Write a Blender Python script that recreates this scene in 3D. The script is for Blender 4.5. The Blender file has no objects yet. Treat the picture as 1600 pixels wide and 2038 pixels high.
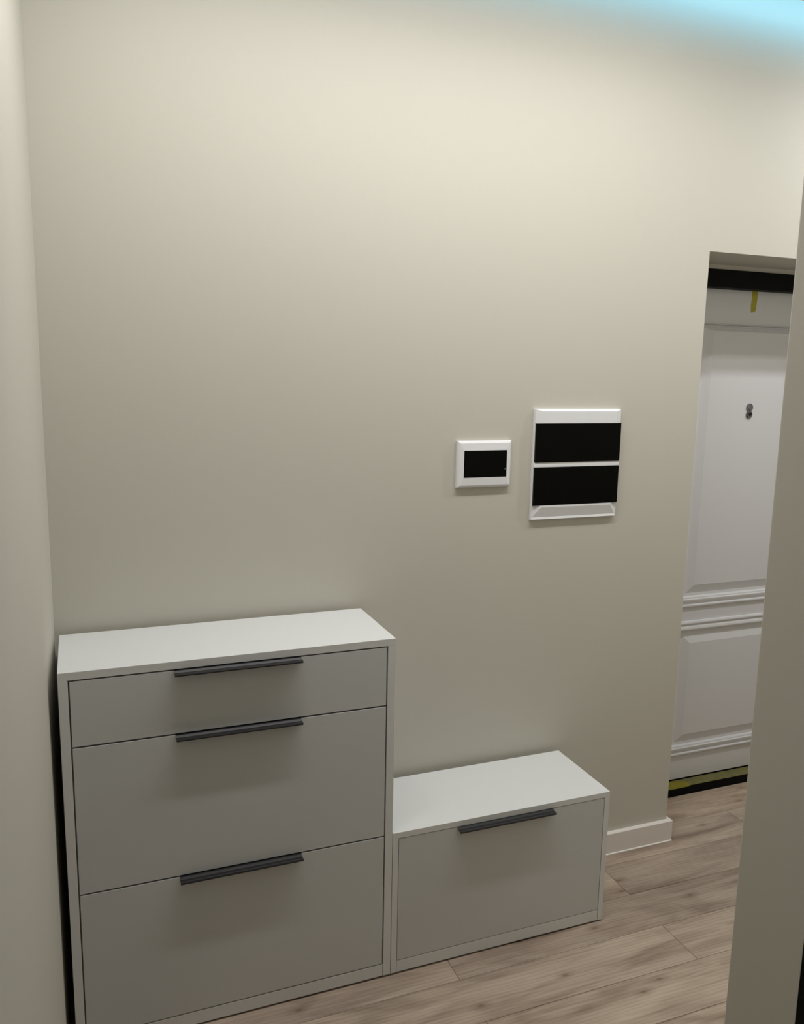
import bpy, bmesh, math, random
from mathutils import Matrix, Vector

scene = bpy.context.scene
COL = scene.collection

# ------------------------------------------------------------------ camera, light, exposure
cam_data = bpy.data.cameras.new('camera')
cam = bpy.data.objects.new('camera', cam_data)
COL.objects.link(cam)
RT = (0.93205855, -0.3618481, 0.0182431)
UP = (0.04370029, 0.16226395, 0.98577923)
FW = (0.35966254, 0.91800674, -0.16705236)
cam.matrix_world = Matrix(((RT[0], UP[0], -FW[0], 0.0649),
                           (RT[1], UP[1], -FW[1], -2.2085),
                           (RT[2], UP[2], -FW[2], 1.6372),
                           (0, 0, 0, 1)))
cam_data.sensor_fit = 'VERTICAL'
cam_data.sensor_height = 36.0
cam_data.lens = 1655.87 * 36.0 / 2038.0
cam_data.clip_start = 0.01
scene.camera = cam

scene.view_settings.view_transform = 'Standard'
scene.view_settings.look = 'None'
scene.view_settings.gamma = 1.0
scene.view_settings.exposure = 0.42
scene.view_settings.use_curve_mapping = False

world = bpy.data.worlds.new('world')
world.use_nodes = True
world.node_tree.nodes['Background'].inputs[0].default_value = (0.9, 0.95, 1.0, 1)
world.node_tree.nodes['Background'].inputs[1].default_value = 0.0
scene.world = world


def area(name, loc, sx, sy, power, col, spread=180):
    d = bpy.data.lights.new(name, 'AREA')
    d.shape = 'RECTANGLE'; d.size = sx; d.size_y = sy
    d.energy = power; d.color = col; d.spread = math.radians(spread)
    o = bpy.data.objects.new(name, d); COL.objects.link(o)
    o.location = loc
    return o


ZC = 2.735                                   # ceiling height
LY1 = -0.62                                  # long lamp's distance from the back wall
LY = -0.52                                   # short lamp's distance from the back wall
area('long_ceiling_lamp_offscreen', (1.0, LY1, ZC - 0.012), 1.80, 0.05, 15.0, (1.0, 0.975, 0.965))
area('door_ceiling_lamp_offscreen', (2.72, LY, ZC - 0.012), 0.30, 0.05, 7.4, (0.96, 0.97, 1.0))
cove = area('cove_light_strip_offscreen', (1.69, -0.160, ZC + 0.026), 3.36, 0.026, 2.5, (0.36, 0.87, 1.25))
cove.rotation_euler = (math.radians(90), 0, 0)      # shines across the slot onto the back wall


# ------------------------------------------------------------------ materials
def mat(name, col, rough=0.6, spec=0.5, metal=0.0, bump=0.0, bump_scale=200.0, var=0.0, var_scale=3.0, coat=0.0):
    m = bpy.data.materials.new(name); m.use_nodes = True
    nt = m.node_tree; b = nt.nodes['Principled BSDF']
    b.inputs['Base Color'].default_value = (*col, 1)
    b.inputs['Roughness'].default_value = rough
    b.inputs['Specular IOR Level'].default_value = spec
    b.inputs['Metallic'].default_value = metal
    if coat:
        b.inputs['Coat Weight'].default_value = coat
    tc = nt.nodes.new('ShaderNodeTexCoord')
    if var > 0:
        n = nt.nodes.new('ShaderNodeTexNoise'); n.inputs['Scale'].default_value = var_scale
        n.inputs['Detail'].default_value = 3
        mx = nt.nodes.new('ShaderNodeMix'); mx.data_type = 'RGBA'
        mx.inputs['A'].default_value = (*[c * (1 - var) for c in col], 1)
        mx.inputs['B'].default_value = (*[min(1, c * (1 + var)) for c in col], 1)
        nt.links.new(tc.outputs['Object'], n.inputs['Vector'])
        nt.links.new(n.outputs['Fac'], mx.inputs['Factor'])
        nt.links.new(mx.outputs['Result'], b.inputs['Base Color'])
    if bump > 0:
        n2 = nt.nodes.new('ShaderNodeTexNoise'); n2.inputs['Scale'].default_value = bump_scale
        n2.inputs['Detail'].default_value = 2
        bp = nt.nodes.new('ShaderNodeBump'); bp.inputs['Strength'].default_value = bump
        bp.inputs['Distance'].default_value = 0.001
        nt.links.new(tc.outputs['Object'], n2.inputs['Vector'])
        nt.links.new(n2.outputs['Fac'], bp.inputs['Height'])
        nt.links.new(bp.outputs['Normal'], b.inputs['Normal'])
    return m


def emis(name, col, strength):
    m = bpy.data.materials.new(name); m.use_nodes = True
    b = m.node_tree.nodes['Principled BSDF']
    b.inputs['Base Color'].default_value = (0.0, 0.0, 0.0, 1)
    b.inputs['Specular IOR Level'].default_value = 0.0
    b.inputs['Emission Color'].default_value = (*col, 1)
    b.inputs['Emission Strength'].default_value = strength
    return m


WALL = mat('greige_wall_paint', (0.605, 0.584, 0.512), 0.75, 0.25, bump=0.10, bump_scale=260, var=0.012, var_scale=1.5)
CEIL = mat('white_ceiling_paint', (0.80, 0.80, 0.78), 0.8, 0.2, bump=0.05)
CARC = mat('pale_grey_laminate_carcass', (0.76, 0.775, 0.765), 0.42, 0.4, bump=0.03, bump_scale=500)
FRONT = mat('pale_grey_laminate_front', (0.635, 0.655, 0.65), 0.45, 0.4, bump=0.03, bump_scale=500)
FOOTM = mat('dark_plastic_foot', (0.035, 0.033, 0.03), 0.9, 0.1)
HANDLE = mat('black_anodised_handle', (0.018, 0.018, 0.020), 0.42, 0.4, bump=0.02, bump_scale=900)
WPLAST = mat('white_plastic', (0.86, 0.87, 0.89), 0.32, 0.45, bump=0.01)
TINT = mat('smoked_black_plastic_door', (0.0016, 0.0016, 0.0013), 0.16, 0.10, var=0.5, var_scale=20)
GREYPL = mat('grey_plastic_latch', (0.12, 0.12, 0.12), 0.4, 0.4)
BASEB = mat('white_baseboard', (0.82, 0.78, 0.73), 0.45, 0.4, bump=0.02)
DOORW = mat('white_door_film', (0.74, 0.74, 0.75), 0.42, 0.4, bump=0.03, bump_scale=300)
BLACKM = mat('black_powder_coated_steel', (0.0022, 0.0022, 0.0022), 0.6, 0.12, bump=0.03, bump_scale=700)
TAPE = mat('yellow_masking_tape', (0.46, 0.41, 0.05), 0.6, 0.3, bump=0.3, bump_scale=250, var=0.15, var_scale=40)
TAPEPALE = mat('dusty_yellow_masking_tape', (0.36, 0.34, 0.14), 0.6, 0.3, bump=0.3, bump_scale=250, var=0.3, var_scale=30)
CHROME = mat('grey_metal', (0.25, 0.25, 0.26), 0.35, 0.5, metal=0.9, bump=0.02)
LENS = mat('dark_lens', (0.004, 0.004, 0.004), 0.1, 0.5, bump=0.01)
LEDM = emis('cyan_led_diffuser', (0.46, 0.90, 1.2), 1.0)
ALU = mat('white_aluminium_profile', (0.75, 0.75, 0.75), 0.4, 0.5, bump=0.02)


def floor_mat():
    m = bpy.data.materials.new('greige_oak_laminate'); m.use_nodes = True
    nt = m.node_tree; N = nt.nodes; L = nt.links
    b = N['Principled BSDF']; b.inputs['Roughness'].default_value = 0.5
    b.inputs['Specular IOR Level'].default_value = 0.35
    tc = N.new('ShaderNodeTexCoord'); oi = N.new('ShaderNodeObjectInfo')
    mul = N.new('ShaderNodeMath'); mul.operation = 'MULTIPLY'; mul.inputs[1].default_value = 37.0
    L.new(oi.outputs['Random'], mul.inputs[0])
    cmb = N.new('ShaderNodeCombineXYZ'); L.new(mul.outputs[0], cmb.inputs[0]); L.new(mul.outputs[0], cmb.inputs[1])
    add = N.new('ShaderNodeVectorMath'); add.operation = 'ADD'
    L.new(tc.outputs['Object'], add.inputs[0]); L.new(cmb.outputs[0], add.inputs[1])

    def mapped(sx, sy):
        mp = N.new('ShaderNodeMapping'); mp.inputs['Scale'].default_value = (sx, sy, 1)
        L.new(add.outputs[0], mp.inputs['Vector']); return mp.outputs[0]

    def noise(vec, scale, det, dist=0.0):
        n = N.new('ShaderNodeTexNoise'); n.inputs['Scale'].default_value = scale
        n.inputs['Detail'].default_value = det; n.inputs['Distortion'].default_value = dist
        L.new(vec, n.inputs['Vector']); return n.outputs['Fac']

    def ramp(fac, stops):
        r = N.new('ShaderNodeValToRGB'); e = r.color_ramp.elements
        e[0].position, e[0].color = stops[0][0], (*stops[0][1], 1)
        e[1].position, e[1].color = stops[-1][0], (*stops[-1][1], 1)
        for p, c in stops[1:-1]:
            k = e.new(p); k.color = (*c, 1)
        L.new(fac, r.inputs[0]); return r.outputs[0]

    def mix(kind, f, a, b_):
        x = N.new('ShaderNodeMix'); x.data_type = 'RGBA'; x.blend_type = kind
        if isinstance(f, float): x.inputs['Factor'].default_value = f
        else: L.new(f, x.inputs['Factor'])
        L.new(a, x.inputs['A']); L.new(b_, x.inputs['B']); return x.outputs['Result']

    broad = ramp(noise(mapped(1.3, 7.0), 1.8, 5, 1.2), [(0.30, (0.32, 0.25, 0.192)), (0.52, (0.49, 0.395, 0.315)), (0.74, (0.61, 0.505, 0.405))])
    streak = ramp(noise(mapped(2.2, 30.0), 2.2, 5, 0.9), [(0.28, (0.68, 0.65, 0.63)), (0.50, (1, 1, 1)), (0.8, (1.06, 1.06, 1.05))])
    c = mix('MULTIPLY', 0.6, broad, streak)
    # cathedral rings
    w = N.new('ShaderNodeTexWave'); w.wave_type = 'RINGS'; w.rings_direction = 'Z'
    w.inputs['Scale'].default_value = 4.5; w.inputs['Distortion'].default_value = 5.0
    w.inputs['Detail'].default_value = 2; w.inputs['Detail Scale'].default_value = 1.2
    L.new(mapped(0.55, 6.0), w.inputs['Vector'])
    rings = ramp(w.outputs['Fac'], [(0.0, (0.86, 0.84, 0.82)), (0.5, (1.0, 1.0, 1.0)), (1.0, (1.03, 1.03, 1.02))])
    c = mix('MULTIPLY', 0.7, c, rings)
    # knots
    v = N.new('ShaderNodeTexVoronoi'); v.voronoi_dimensions = '2D'; v.inputs['Scale'].default_value = 2.6
    L.new(mapped(1.0, 2.3), v.inputs['Vector'])
    knots = ramp(v.outputs['Distance'], [(0.012, (0.45, 0.40, 0.36)), (0.035, (0.78, 0.75, 0.72)), (0.11, (1, 1, 1))])
    c = mix('MULTIPLY', 0.85, c, knots)
    tint = ramp(oi.outputs['Random'], [(0.0, (0.80, 0.79, 0.79)), (0.5, (0.96, 0.95, 0.94)), (1.0, (1.10, 1.07, 1.02))])
    c = mix('MULTIPLY', 1.0, c, tint)
    L.new(c, b.inputs['Base Color'])
    bp = N.new('ShaderNodeBump'); bp.inputs['Strength'].default_value = 0.12; bp.inputs['Distance'].default_value = 0.001
    L.new(noise(mapped(3.0, 90.0), 3.0, 3), bp.inputs['Height'])
    L.new(bp.outputs['Normal'], b.inputs['Normal'])
    return m


FLOORM = floor_mat()
GROOVE = mat('fibreboard_floor_base', (0.32, 0.25, 0.19), 0.9, 0.1, bump=0.05)


# ------------------------------------------------------------------ helpers
def add_box(bm, x0, x1, y0, y1, z0, z1, bevel=0.0):
    r = bmesh.ops.create_cube(bm, size=1.0)
    vs = r['verts']
    for v in vs:
        v.co = Vector(((x0 + x1) / 2 + v.co.x * (x1 - x0), (y0 + y1) / 2 + v.co.y * (y1 - y0), (z0 + z1) / 2 + v.co.z * (z1 - z0)))
    if bevel:
        es = {e for v in vs for e in v.link_edges}
        bmesh.ops.bevel(bm, geom=list(es), offset=bevel, segments=2, profile=0.5, affect='EDGES')


def obj(name, bm, m, parent=None, smooth=False):
    bmesh.ops.recalc_face_normals(bm, faces=bm.faces[:])
    me = bpy.data.meshes.new(name); bm.to_mesh(me); bm.free()
    me.materials.append(m)
    if smooth:
        for p in me.polygons: p.use_smooth = True
    o = bpy.data.objects.new(name, me); COL.objects.link(o)
    if parent: o.parent = parent
    return o


def box(name, x0, x1, y0, y1, z0, z1, m, parent=None, bevel=0.0):
    """a box whose origin is at the middle of its base, in its parent's space"""
    bm = bmesh.new()
    cx, cy = (x0 + x1) / 2, (y0 + y1) / 2
    add_box(bm, x0 - cx, x1 - cx, y0 - cy, y1 - cy, 0, z1 - z0, bevel)
    o = obj(name, bm, m, parent); o.location = (cx, cy, z0)
    return o


def empty(name, loc, parent=None):
    o = bpy.data.objects.new(name, None); COL.objects.link(o)
    o.location = loc; o.empty_display_size = 0.1
    if parent: o.parent = parent
    return o


def tag(o, label, cat, group=None):
    o['label'] = label; o['category'] = cat
    if group: o['group'] = group
    return o


def struct(o, label=None):
    o['kind'] = 'structure'
    if label: o['label'] = label
    return o


def extrude_x(name, pts, x0, x1, m, parent=None, bevel=0.0, loc=(0, 0, 0)):
    """closed (y, z) outline swept from x0 to x1"""
    bm = bmesh.new()
    a = [bm.verts.new((x0, y, z)) for y, z in pts]
    b = [bm.verts.new((x1, y, z)) for y, z in pts]
    n = len(pts)
    for i in range(n):
        bm.faces.new((a[i], a[(i + 1) % n], b[(i + 1) % n], b[i]))
    bm.faces.new(a); bm.faces.new(b[::-1])
    if bevel:
        es = [e for e in bm.edges if abs(e.verts[0].co.x - e.verts[1].co.x) > 1e-6]
        bmesh.ops.bevel(bm, geom=es, offset=bevel, segments=2, profile=0.5, affect='EDGES')
    o = obj(name, bm, m, parent); o.location = loc
    return o


def rings(bm, x0, x1, z0, z1, prof, yface, cap=True):
    """nested rectangles in an x-z plane: prof = (inset, proud) or (il, ir, ib, it, proud); proud is towards -y"""
    prev = None
    for q in prof:
        if len(q) == 2: l = r = b = t = q[0]; d = q[1]
        else: l, r, b, t, d = q
        vs = [bm.verts.new(c) for c in ((x0 + l, yface - d, z0 + b), (x1 - r, yface - d, z0 + b), (x1 - r, yface - d, z1 - t), (x0 + l, yface - d, z1 - t))]
        if prev:
            for i in range(4):
                bm.faces.new((prev[i], prev[(i + 1) % 4], vs[(i + 1) % 4], vs[i]))
        prev = vs
    if cap: bm.faces.new(prev)


def add_cyl(bm, c, r, depth, axis='Y', seg=28, r2=None):
    rot = Matrix.Rotation(math.radians(90), 4, 'X') if axis == 'Y' else Matrix.Identity(4)
    bmesh.ops.create_cone(bm, cap_ends=True, segments=seg, radius1=r, radius2=r if r2 is None else r2, depth=depth,
                          matrix=Matrix.Translation(c) @ rot)


# ------------------------------------------------------------------ the setting
XL = -0.0112          # back-left corner
XD = 1.9647           # left edge of the door opening
XD2 = 2.93            # right edge of the door opening
ZT = 2.0305           # top of the door opening
XR = 3.40
YN = -3.40
YD = 0.235            # face of the door frame and threshold
PX, PY1, PY2 = 1.09, -1.205, -1.352

bm = bmesh.new()
add_box(bm, -0.35, XD, 0, 0.33, 0, ZC + 0.16)
add_box(bm, XD, XD2, 0, 0.33, ZT, ZC + 0.16)
add_box(bm, XD2, XR + 0.15, 0, 0.33, 0, ZC + 0.16)
add_box(bm, XD, XD2, YD + 0.004, 0.33, 2.0145, ZT)
bmesh.ops.remove_doubles(bm, verts=bm.verts[:], dist=1e-5)
struct(obj('wall_back', bm, WALL), 'greige painted wall behind the cabinets with a door opening')

SL = 0.031            # the left wall runs slightly out of square
bm = bmesh.new()
vs = []
for z in (0, ZC + 0.16):
    vs.append([bm.verts.new(c) for c in ((XL, 0.0, z), (XL + SL * YN, YN, z), (XL + SL * YN - 0.12, YN, z), (XL - 0.20, 0.0, z))])
for i in range(4):
    bm.faces.new((vs[0][i], vs[0][(i + 1) % 4], vs[1][(i + 1) % 4], vs[1][i]))
bm.faces.new(vs[0]); bm.faces.new(vs[1])
struct(obj('wall_left', bm, WALL), 'greige painted side wall beside the tall cabinet')

w = box('wall_partition', PX, XR, PY2, PY1, 0, ZC + 0.16, WALL, bevel=0.003)
struct(w, 'end of a greige partition wall in front of the entrance door')
struct(box('wall_right', XR, XR + 0.12, YN, 0, 0, ZC + 0.16, WALL))
struct(box('wall_front', -0.4, XR + 0.12, YN - 0.12, YN, 0, ZC + 0.16, WALL))
bm = bmesh.new()
add_box(bm, -0.4, XR + 0.12, YN - 0.12, -0.140, ZC, ZC + 0.012)          # dropped ceiling, stops short of the wall
add_box(bm, -0.4, XR + 0.12, -0.30, 0.0, ZC + 0.14, ZC + 0.16)           # top of the light slot
add_box(bm, -0.4, XR + 0.12, -0.32, -0.30, ZC + 0.012, ZC + 0.16)
struct(obj('ceiling', bm, CEIL), 'white dropped ceiling with a lit slot along the back wall')
t = box('dark_room_strip_1', PX - 0.002, PX + 0.075, PY2 - 0.018, PY2 + 0.001, 0, 2.3, BLACKM, bevel=0.001)  # added black strip, paints the darkness of the unlit room side
struct(t, 'added black strip on the edge of the partition wall for the unlit room side')

# floor: sub-base and single planks laid along the back wall
floor = empty('floor', (0, 0, 0)); struct(floor, 'greige oak laminate floor laid along the back wall')
box('floor_base', -0.35, XR + 0.1, YN - 0.05, 0.30, -0.06, -0.0035, GROOVE, floor)
random.seed(4)
PW, PL, Y0 = 0.157, 1.347, 0.242
plank_cache = {}
k = 0
while Y0 - k * PW > YN:
    y1 = Y0 - k * PW; y0 = y1 - PW
    j0 = 2.321 if k % 2 == 1 else 1.648          # joint measured in this row
    if k == 0: j0 = 1.648
    x = j0 - PL * 2
    while x < XR:
        a, b_ = max(x, -0.30), min(x + PL, XR)
        if b_ - a > 0.02:
            key = round(b_ - a, 3)
            if key not in plank_cache:
                bm = bmesh.new(); g = 0.0005
                L_ = b_ - a
                add_box(bm, -L_ / 2 + g, L_ / 2 - g, -PW / 2 + g, PW / 2 - g, -0.006, 0.0)
                bmesh.ops.bevel(bm, geom=[e for e in bm.edges if e.verts[0].co.z > -0.001 and e.verts[1].co.z > -0.001], offset=0.0009, segments=1, affect='EDGES')
                bmesh.ops.recalc_face_normals(bm, faces=bm.faces[:])
                me = bpy.data.meshes.new('plank'); bm.to_mesh(me); bm.free(); me.materials.append(FLOORM)
                plank_cache[key] = me
            o = bpy.data.objects.new('plank', plank_cache[key]); COL.objects.link(o)
            o.parent = floor; o.location = ((a + b_) / 2, (y0 + y1) / 2, 0)
        x += PL
    k += 1

# baseboards
BT, BH = 0.016, 0.0775


def baseboard_outline():
    return [(0.0, 0.0), (-BT - 0.004, 0.0), (-BT - 0.004, 0.003), (-BT, 0.0045), (-BT, BH - 0.002), (-BT + 0.002, BH), (0.0, BH)]


bb = extrude_x('baseboard_back', baseboard_outline(), XL, XD + BT, BASEB)
struct(bb, 'low white baseboard along the greige back wall')
ret = box('corner_return', XD, XD + BT, 0.0, YD, 0.0, BH, BASEB, bb)
bl = box('baseboard_left', 0, BT, -2.9, -0.34, 0, BH, BASEB, bevel=0.001)
bl.location = (XL + SL * -1.62 + BT / 2 - 0.001, -1.62, 0); bl.rotation_euler.z = -math.atan(SL)
struct(bl)

# entrance door
door = empty('door_1', (2.45, YD, 0)); struct(door, 'white panelled entrance door in a black frame')
ox, oy = -2.45, -YD
FB = 1.953
bm = bmesh.new()
add_box(bm, XD + 0.001 + ox, XD2 - 0.001 + ox, 0, 0.085, FB, 2.0145)
obj('frame_head', bm, BLACKM, door)['label'] = 'black steel frame head above the door'
box('frame_jamb', XD + 0.001 + ox, 2.022 + ox, 0, 0.085, 0.0, FB, BLACKM, door)
box('frame_jamb', 2.878 + ox, XD2 - 0.001 + ox, 0, 0.085, 0.0, FB, BLACKM, door)
th = box('threshold', 2.022 + ox, 2.878 + ox, 0, 0.085, 0.0, 0.033, BLACKM, door, bevel=0.001)
th['label'] = 'black steel door threshold'

LF = 0.290 + oy       # leaf face
LX0, LX1, LZ0, LZ1 = 2.024 + ox, 2.876 + ox, 0.041, FB + 0.012
P0, P1 = 2.168 + ox, 2.732 + ox
ZP = ((0.142, 0.700), (0.755, 1.830))
leaf = empty('door_leaf', (0, 0, 0), door)
bm = bmesh.new()
for a in ((LX0, P0, LZ0, LZ1), (P1, LX1, LZ0, LZ1), (P0, P1, LZ0, ZP[0][0]), (P0, P1, ZP[0][1], ZP[1][0]), (P0, P1, ZP[1][1], LZ1)):
    add_box(bm, a[0], a[1], LF, LF + 0.05, a[2], a[3])
bmesh.ops.remove_doubles(bm, verts=bm.verts[:], dist=1e-5)
obj('leaf_frame', bm, DOORW, leaf)
PROF = [(0.0, -0.02), (0.0, 0.0), (0.001, 0.007), (0.006, 0.0095), (0.010, 0.0095), (0.014, 0.003), (0.018, 0.0045), (0.024, 0.0085),
        (0.030, 0.010), (0.033, 0.010), (0.035, 0.005), (0.040, 0.004), (0.045, -0.004), (0.056, -0.005), (0.089, 0.006)]
for z0, z1 in ZP:
    bm = bmesh.new(); rings(bm, P0, P1, z0, z1, PROF if z0 < 0.5 else [(i, i, i, i * 0.3, d) for i, d in PROF], LF)
    obj('raised_panel', bm, DOORW, leaf)
ph = empty('peephole', (2.452 + ox, LF - 0.005, 1.512), leaf)
PY = LF - 0.005
ph.location = (0, 0, 0)
cxp = 2.452 + ox
pf = LF - 0.006       # raised panel face
bm = bmesh.new(); add_cyl(bm, (cxp, pf - 0.002, 1.5245), 0.0150, 0.005); add_cyl(bm, (cxp, pf - 0.005, 1.5245), 0.0110, 0.003, r2=0.009)
bm2 = bmesh.new(); add_cyl(bm2, (cxp, pf - 0.002, 1.4975), 0.0142, 0.005)
add_cyl(bm2, (cxp, pf - 0.005, 1.4975), 0.0115, 0.003)
bm3 = bmesh.new(); add_cyl(bm3, (cxp + 0.001, pf - 0.0068, 1.4995), 0.0072, 0.002)
bpy.data.objects.remove(ph)
p1 = obj('peephole_cover', bm, CHROME, leaf); obj('peephole_ring', bm2, CHROME, leaf); obj('peephole_lens', bm3, LENS, leaf)

# light strip standing on the edge of the dropped ceiling, shining onto the wall
led = empty('led_light_strip', (1.69, -0.170, ZC + 0.012))
tag(led, 'cyan light strip hidden in the ceiling slot above the back wall', 'light strip')
box('profile_rail', -1.69, 1.69, -0.006, 0.006, 0.0, 0.032, ALU, led)
box('led_tape', -1.68, 1.68, 0.006, 0.0075, 0.001, 0.029, LEDM, led)


# ceiling lamps (above the frame)
def lamp(x, y, length, label):
    e = empty('recessed_ceiling_lamp', (x, y, ZC - 0.012)); tag(e, label, 'ceiling lamp')
    h, w_ = length / 2, 0.025
    bm = bmesh.new()
    add_box(bm, -h - 0.012, h + 0.012, w_, w_ + 0.012, 0.001, 0.012); add_box(bm, -h - 0.012, h + 0.012, -w_ - 0.012, -w_, 0.001, 0.012)
    add_box(bm, -h - 0.012, -h, -w_, w_, 0.001, 0.012); add_box(bm, h, h + 0.012, -w_, w_, 0.001, 0.012)
    obj('lamp_frame', bm, ALU, e)


lamp(1.0, LY1, 1.80, 'long slim ceiling lamp above the two cabinets')
lamp(2.72, LY, 0.30, 'short slim ceiling lamp in front of the entrance door')


# ------------------------------------------------------------------ cabinets
FR = -0.3067          # front plane
BK = -0.0205          # back plane, against the foot of the baseboard


def handle_mesh(length):
    pts = [(0.008, 0.0012), (0.0, 0.0012), (-0.004, 0.0005), (-0.0085, -0.0034), (-0.0145, -0.0040), (-0.0165, -0.0018), (-0.0195, -0.0012),
           (-0.0225, -0.0022), (-0.0240, -0.0042), (-0.0235, -0.0072), (-0.0205, -0.0080), (-0.0150, -0.0062), (-0.0090, -0.0056), (-0.0015, -0.0018), (-0.0004, -0.0004), (0.008, -0.0002)]
    bm = bmesh.new()
    a = [bm.verts.new((-length / 2, y, z)) for y, z in pts]; b = [bm.verts.new((length / 2, y, z)) for y, z in pts]
    n = len(pts)
    for i in range(n):
        f = bm.faces.new((a[i], a[(i + 1) % n], b[(i + 1) % n], b[i]))
    bm.faces.new(a); bm.faces.new(b[::-1])
    bmesh.ops.recalc_face_normals(bm, faces=bm.faces[:])
    me = bpy.data.meshes.new('handle'); bm.to_mesh(me); bm.free(); me.materials.append(HANDLE)
    return me


HM = handle_mesh(0.302)


def cabinet(name, x0, width, height, side, top, plinth, fronts, gap, label, handle_x):
    e = empty(name, (x0 + width / 2, (FR + BK) / 2, 0)); tag(e, label, 'cabinet')
    hw = width / 2; f = FR - (FR + BK) / 2; bk = -f; zb = 0.0058
    box('top_panel', -hw, hw, f, bk, height - top, height, CARC, e, bevel=0.0007)
    box('side_panel', -hw, -hw + side, f, bk, zb, height - top, CARC, e, bevel=0.0006)
    box('side_panel', hw - side, hw, f, bk, zb, height - top, CARC, e, bevel=0.0006)
    box('plinth', -hw + side + 0.0012, hw - side - 0.0012, f + 0.0008, f + 0.006, zb, plinth, CARC, e, bevel=0.0006)
    box('back_panel', -hw + side, hw - side, bk - 0.006, bk, zb, height - top, CARC, e)
    box('inner_panel', -hw + side, hw - side, f + 0.016, f + 0.020, zb, height - top, CARC, e)
    for sx in (-1, 1):
        for yy in (f + 0.03, bk - 0.03):
            bm = bmesh.new(); add_cyl(bm, (0, 0, 0.0029), 0.008, 0.0058, axis='Z', seg=16)
            o = obj('foot', bm, FOOTM, e); o.location = (sx * (hw - side / 2), yy, 0)
    for nm, z0, z1 in fronts:
        fo = box(nm, -hw + side + gap, hw - side - gap, f + 0.0006, f + 0.0046, z0, z1, FRONT, e, bevel=0.0007)
        h = bpy.data.objects.new('handle', HM); COL.objects.link(h)
        h.parent = fo; h['label'] = 'black metal edge handle'
        h.location = (handle_x - (x0 + width / 2), -0.0020, z1 - z0)
    return e


cabinet('tall_shoe_cabinet', 0.0, 0.800, 0.9648, 0.0205, 0.0190, 0.0405,
        [('drawer_front', 0.7874, 0.9424), ('tilt_door', 0.4220, 0.7834), ('tilt_door', 0.0438, 0.4180)], 0.0034,
        'tall pale grey shoe cabinet with three black handles', 0.4005)
cabinet('low_shoe_cabinet', 0.8015, 0.6860, 0.4231, 0.0165, 0.0170, 0.0405,
        [('tilt_door', 0.0422, 0.4048)], 0.0016,
        'low pale grey shoe cabinet with a single black handle', 1.142)


# ------------------------------------------------------------------ electrical boxes on the wall
def wall_box(name, x0, x1, z0, z1, label):
    e = empty(name, ((x0 + x1) / 2, 0, z0)); tag(e, label, 'electrical box')
    return e, -(x0 + x1) / 2, -z0


bx0, bx1, bz0, bz1 = 1.0965, 1.2735, 1.3010, 1.4390
e, ax, az = wall_box('small_electrical_box', bx0, bx1, bz0, bz1, 'small white electrical box with one black window')
bm = bmesh.new()
rings(bm, bx0 + ax, bx1 + ax, bz0 + az, bz1 + az,
      [(0, 0.0), (0.0, 0.008), (0.002, 0.0115), (0.007, 0.0145), (0.0195, 0.0160, 0.0295, 0.0280, 0.0160), (0.0200, 0.0165, 0.0300, 0.0285, 0.0120)], 0.0, cap=True)
obj('cover_frame', bm, WPLAST, e)
wx0, wx1, wz0, wz1 = 1.1168, 1.2567, 1.3312, 1.4102
bm = bmesh.new()
rings(bm, wx0 + ax, wx1 + ax, wz0 + az, wz1 + az, [(0, 0.010), (0, 0.0150), (0.0012, 0.0162)], 0.0)
d = obj('hinged_window', bm, TINT, e)
box('latch', wx1 + ax - 0.0070, wx1 + ax - 0.0025, -0.0172, -0.0158, 1.3535 + az, 1.3565 + az, GREYPL, d)

bx0, bx1, bz0, bz1 = 1.3500, 1.6580, 1.1930, 1.5320
e, ax, az = wall_box('large_electrical_box', bx0, bx1, bz0, bz1, 'large white electrical box with two stacked black windows')
bm = bmesh.new()
rings(bm, bx0 + ax, bx1 + ax, bz0 + az, bz1 + az, [(0, 0.0), (0.0, 0.0085), (0.0015, 0.010)], 0.0)
obj('back_frame', bm, WPLAST, e)
# bars: long faceted wedges
for nm, z0, z1, prof in (
        ('top_bar', 1.4895, 1.5320, [(0.001, 0.001, 0.0, 0.001, 0.0095), (0.001, 0.001, 0.0, 0.001, 0.012), (0.022, 0.018, 0.0, 0.006, 0.0175), (0.023, 0.019, 0.002, 0.008, 0.0178)]),
        ('bottom_bar', 1.1930, 1.2375, [(0.001, 0.001, 0.001, 0.0, 0.0095), (0.001, 0.001, 0.001, 0.0, 0.0115), (0.004, 0.004, 0.008, 0.0, 0.0100), (0.030, 0.026, 0.0385, 0.0, 0.0178), (0.031, 0.027, 0.0395, 0.001, 0.0178)])):
    bm = bmesh.new(); rings(bm, bx0 + ax, bx1 + ax, z0 + az, z1 + az, prof, 0.0); obj(nm, bm, WPLAST, e)
box('middle_bar', bx0 + ax + 0.001, bx1 + ax - 0.001, -0.0155, -0.0095, 1.3552 + az, 1.3705 + az, WPLAST, e, bevel=0.0012)
for z0, z1 in ((1.3705, 1.4893), (1.2378, 1.3550)):
    bm = bmesh.new()
    rings(bm, bx0 + 0.0035 + ax, bx1 - 0.0005 + ax, z0 + az, z1 + az, [(0, 0.0095), (0, 0.0165), (0.0012, 0.0178)], 0.0)
    obj('hinged_window', bm, TINT, e)

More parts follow.
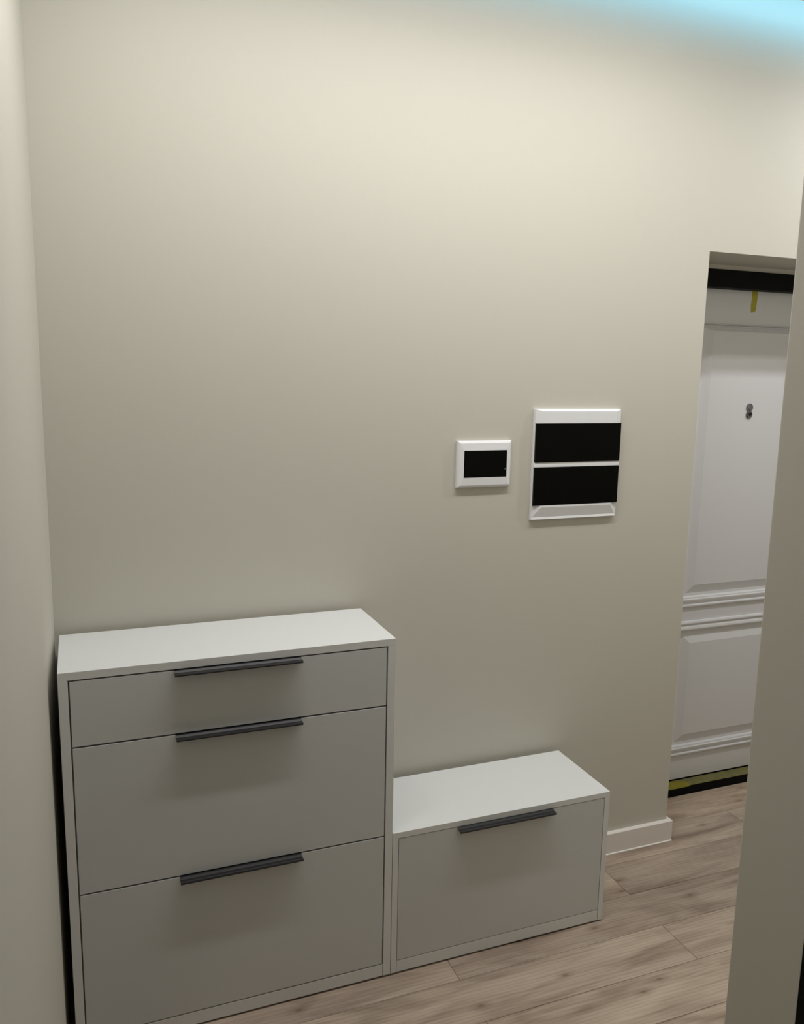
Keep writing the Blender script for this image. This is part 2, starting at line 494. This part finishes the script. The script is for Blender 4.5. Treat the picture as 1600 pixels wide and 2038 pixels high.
# ------------------------------------------------------------------ tape
# strip hanging from the frame head down the door leaf
bm = bmesh.new()
outline = [(-0.014, 0.005), (0.0125, 0.004), (0.0135, -0.020), (0.0110, -0.045), (0.0120, -0.064), (0.0040, -0.072), (-0.0125, -0.074), (-0.0145, -0.050), (-0.0130, -0.025)]
f0 = [bm.verts.new((x, -0.0008, z)) for x, z in outline]; f1 = [bm.verts.new((x, 0.0, z)) for x, z in outline]
bm.faces.new(f0); bm.faces.new(f1[::-1])
for i in range(len(outline)):
    bm.faces.new((f0[i], f0[(i + 1) % len(outline)], f1[(i + 1) % len(outline)], f1[i]))
o = obj('tape_strip', bm, TAPE); o.location = (2.438, 0.290, 1.950)
tag(o, 'short yellow tape strip at the top of the entrance door', 'tape')

# tape left on the threshold, slightly crumpled
random.seed(11)
bm = bmesh.new()
NX, NY = 60, 6
X0, X1 = 2.10, 2.80
g = []
for i in range(NX + 1):
    x = X0 + (X1 - X0) * i / NX
    row = []
    for j in range(NY + 1):
        v = j / NY
        y = YD + 0.0015 + v * 0.0525
        z = 0.0345 + 0.0022 * (1 + math.sin(v * 3.1 * 2 + i * 0.35)) * math.sin(v * math.pi) + random.uniform(0, 0.0010)
        row.append(bm.verts.new((x - 2.45, y - YD, z)))
    g.append(row)
for i in range(NX):
    for j in range(NY):
        bm.faces.new((g[i][j], g[i + 1][j], g[i + 1][j + 1], g[i][j + 1]))
bmesh.ops.solidify(bm, geom=bm.faces[:], thickness=0.0006)
o = obj('tape_strip', bm, TAPEPALE, smooth=True); o.location = (2.45, YD, 0)
tag(o, 'long dusty yellow tape lying along the black door threshold', 'tape')

bm = bmesh.new()
NX, NY = 14, 6
g = []
for i in range(NX + 1):
    x = 2.085 + 0.185 * i / NX
    row = []
    for j in range(NY + 1):
        v = j / NY
        w_ = 0.040 if i < NX - 2 else 0.040 - 0.006 * (i - NX + 2)
        y = YD - 0.0012 + v * w_
        z = 0.0405 + 0.0035 * math.sin(v * math.pi) * (0.6 + 0.4 * math.sin(i * 1.1)) - (0.007 if j == 0 else 0)
        row.append(bm.verts.new((x - 2.18, y - YD, z)))
    g.append(row)
for i in range(NX):
    for j in range(NY):
        bm.faces.new((g[i][j], g[i + 1][j], g[i + 1][j + 1], g[i][j + 1]))
bmesh.ops.solidify(bm, geom=bm.faces[:], thickness=0.0006)
o = obj('tape_strip', bm, TAPE, smooth=True); o.location = (2.18, YD, 0)
tag(o, 'bright yellow crumpled tape piece on the threshold beside the greige wall', 'tape')
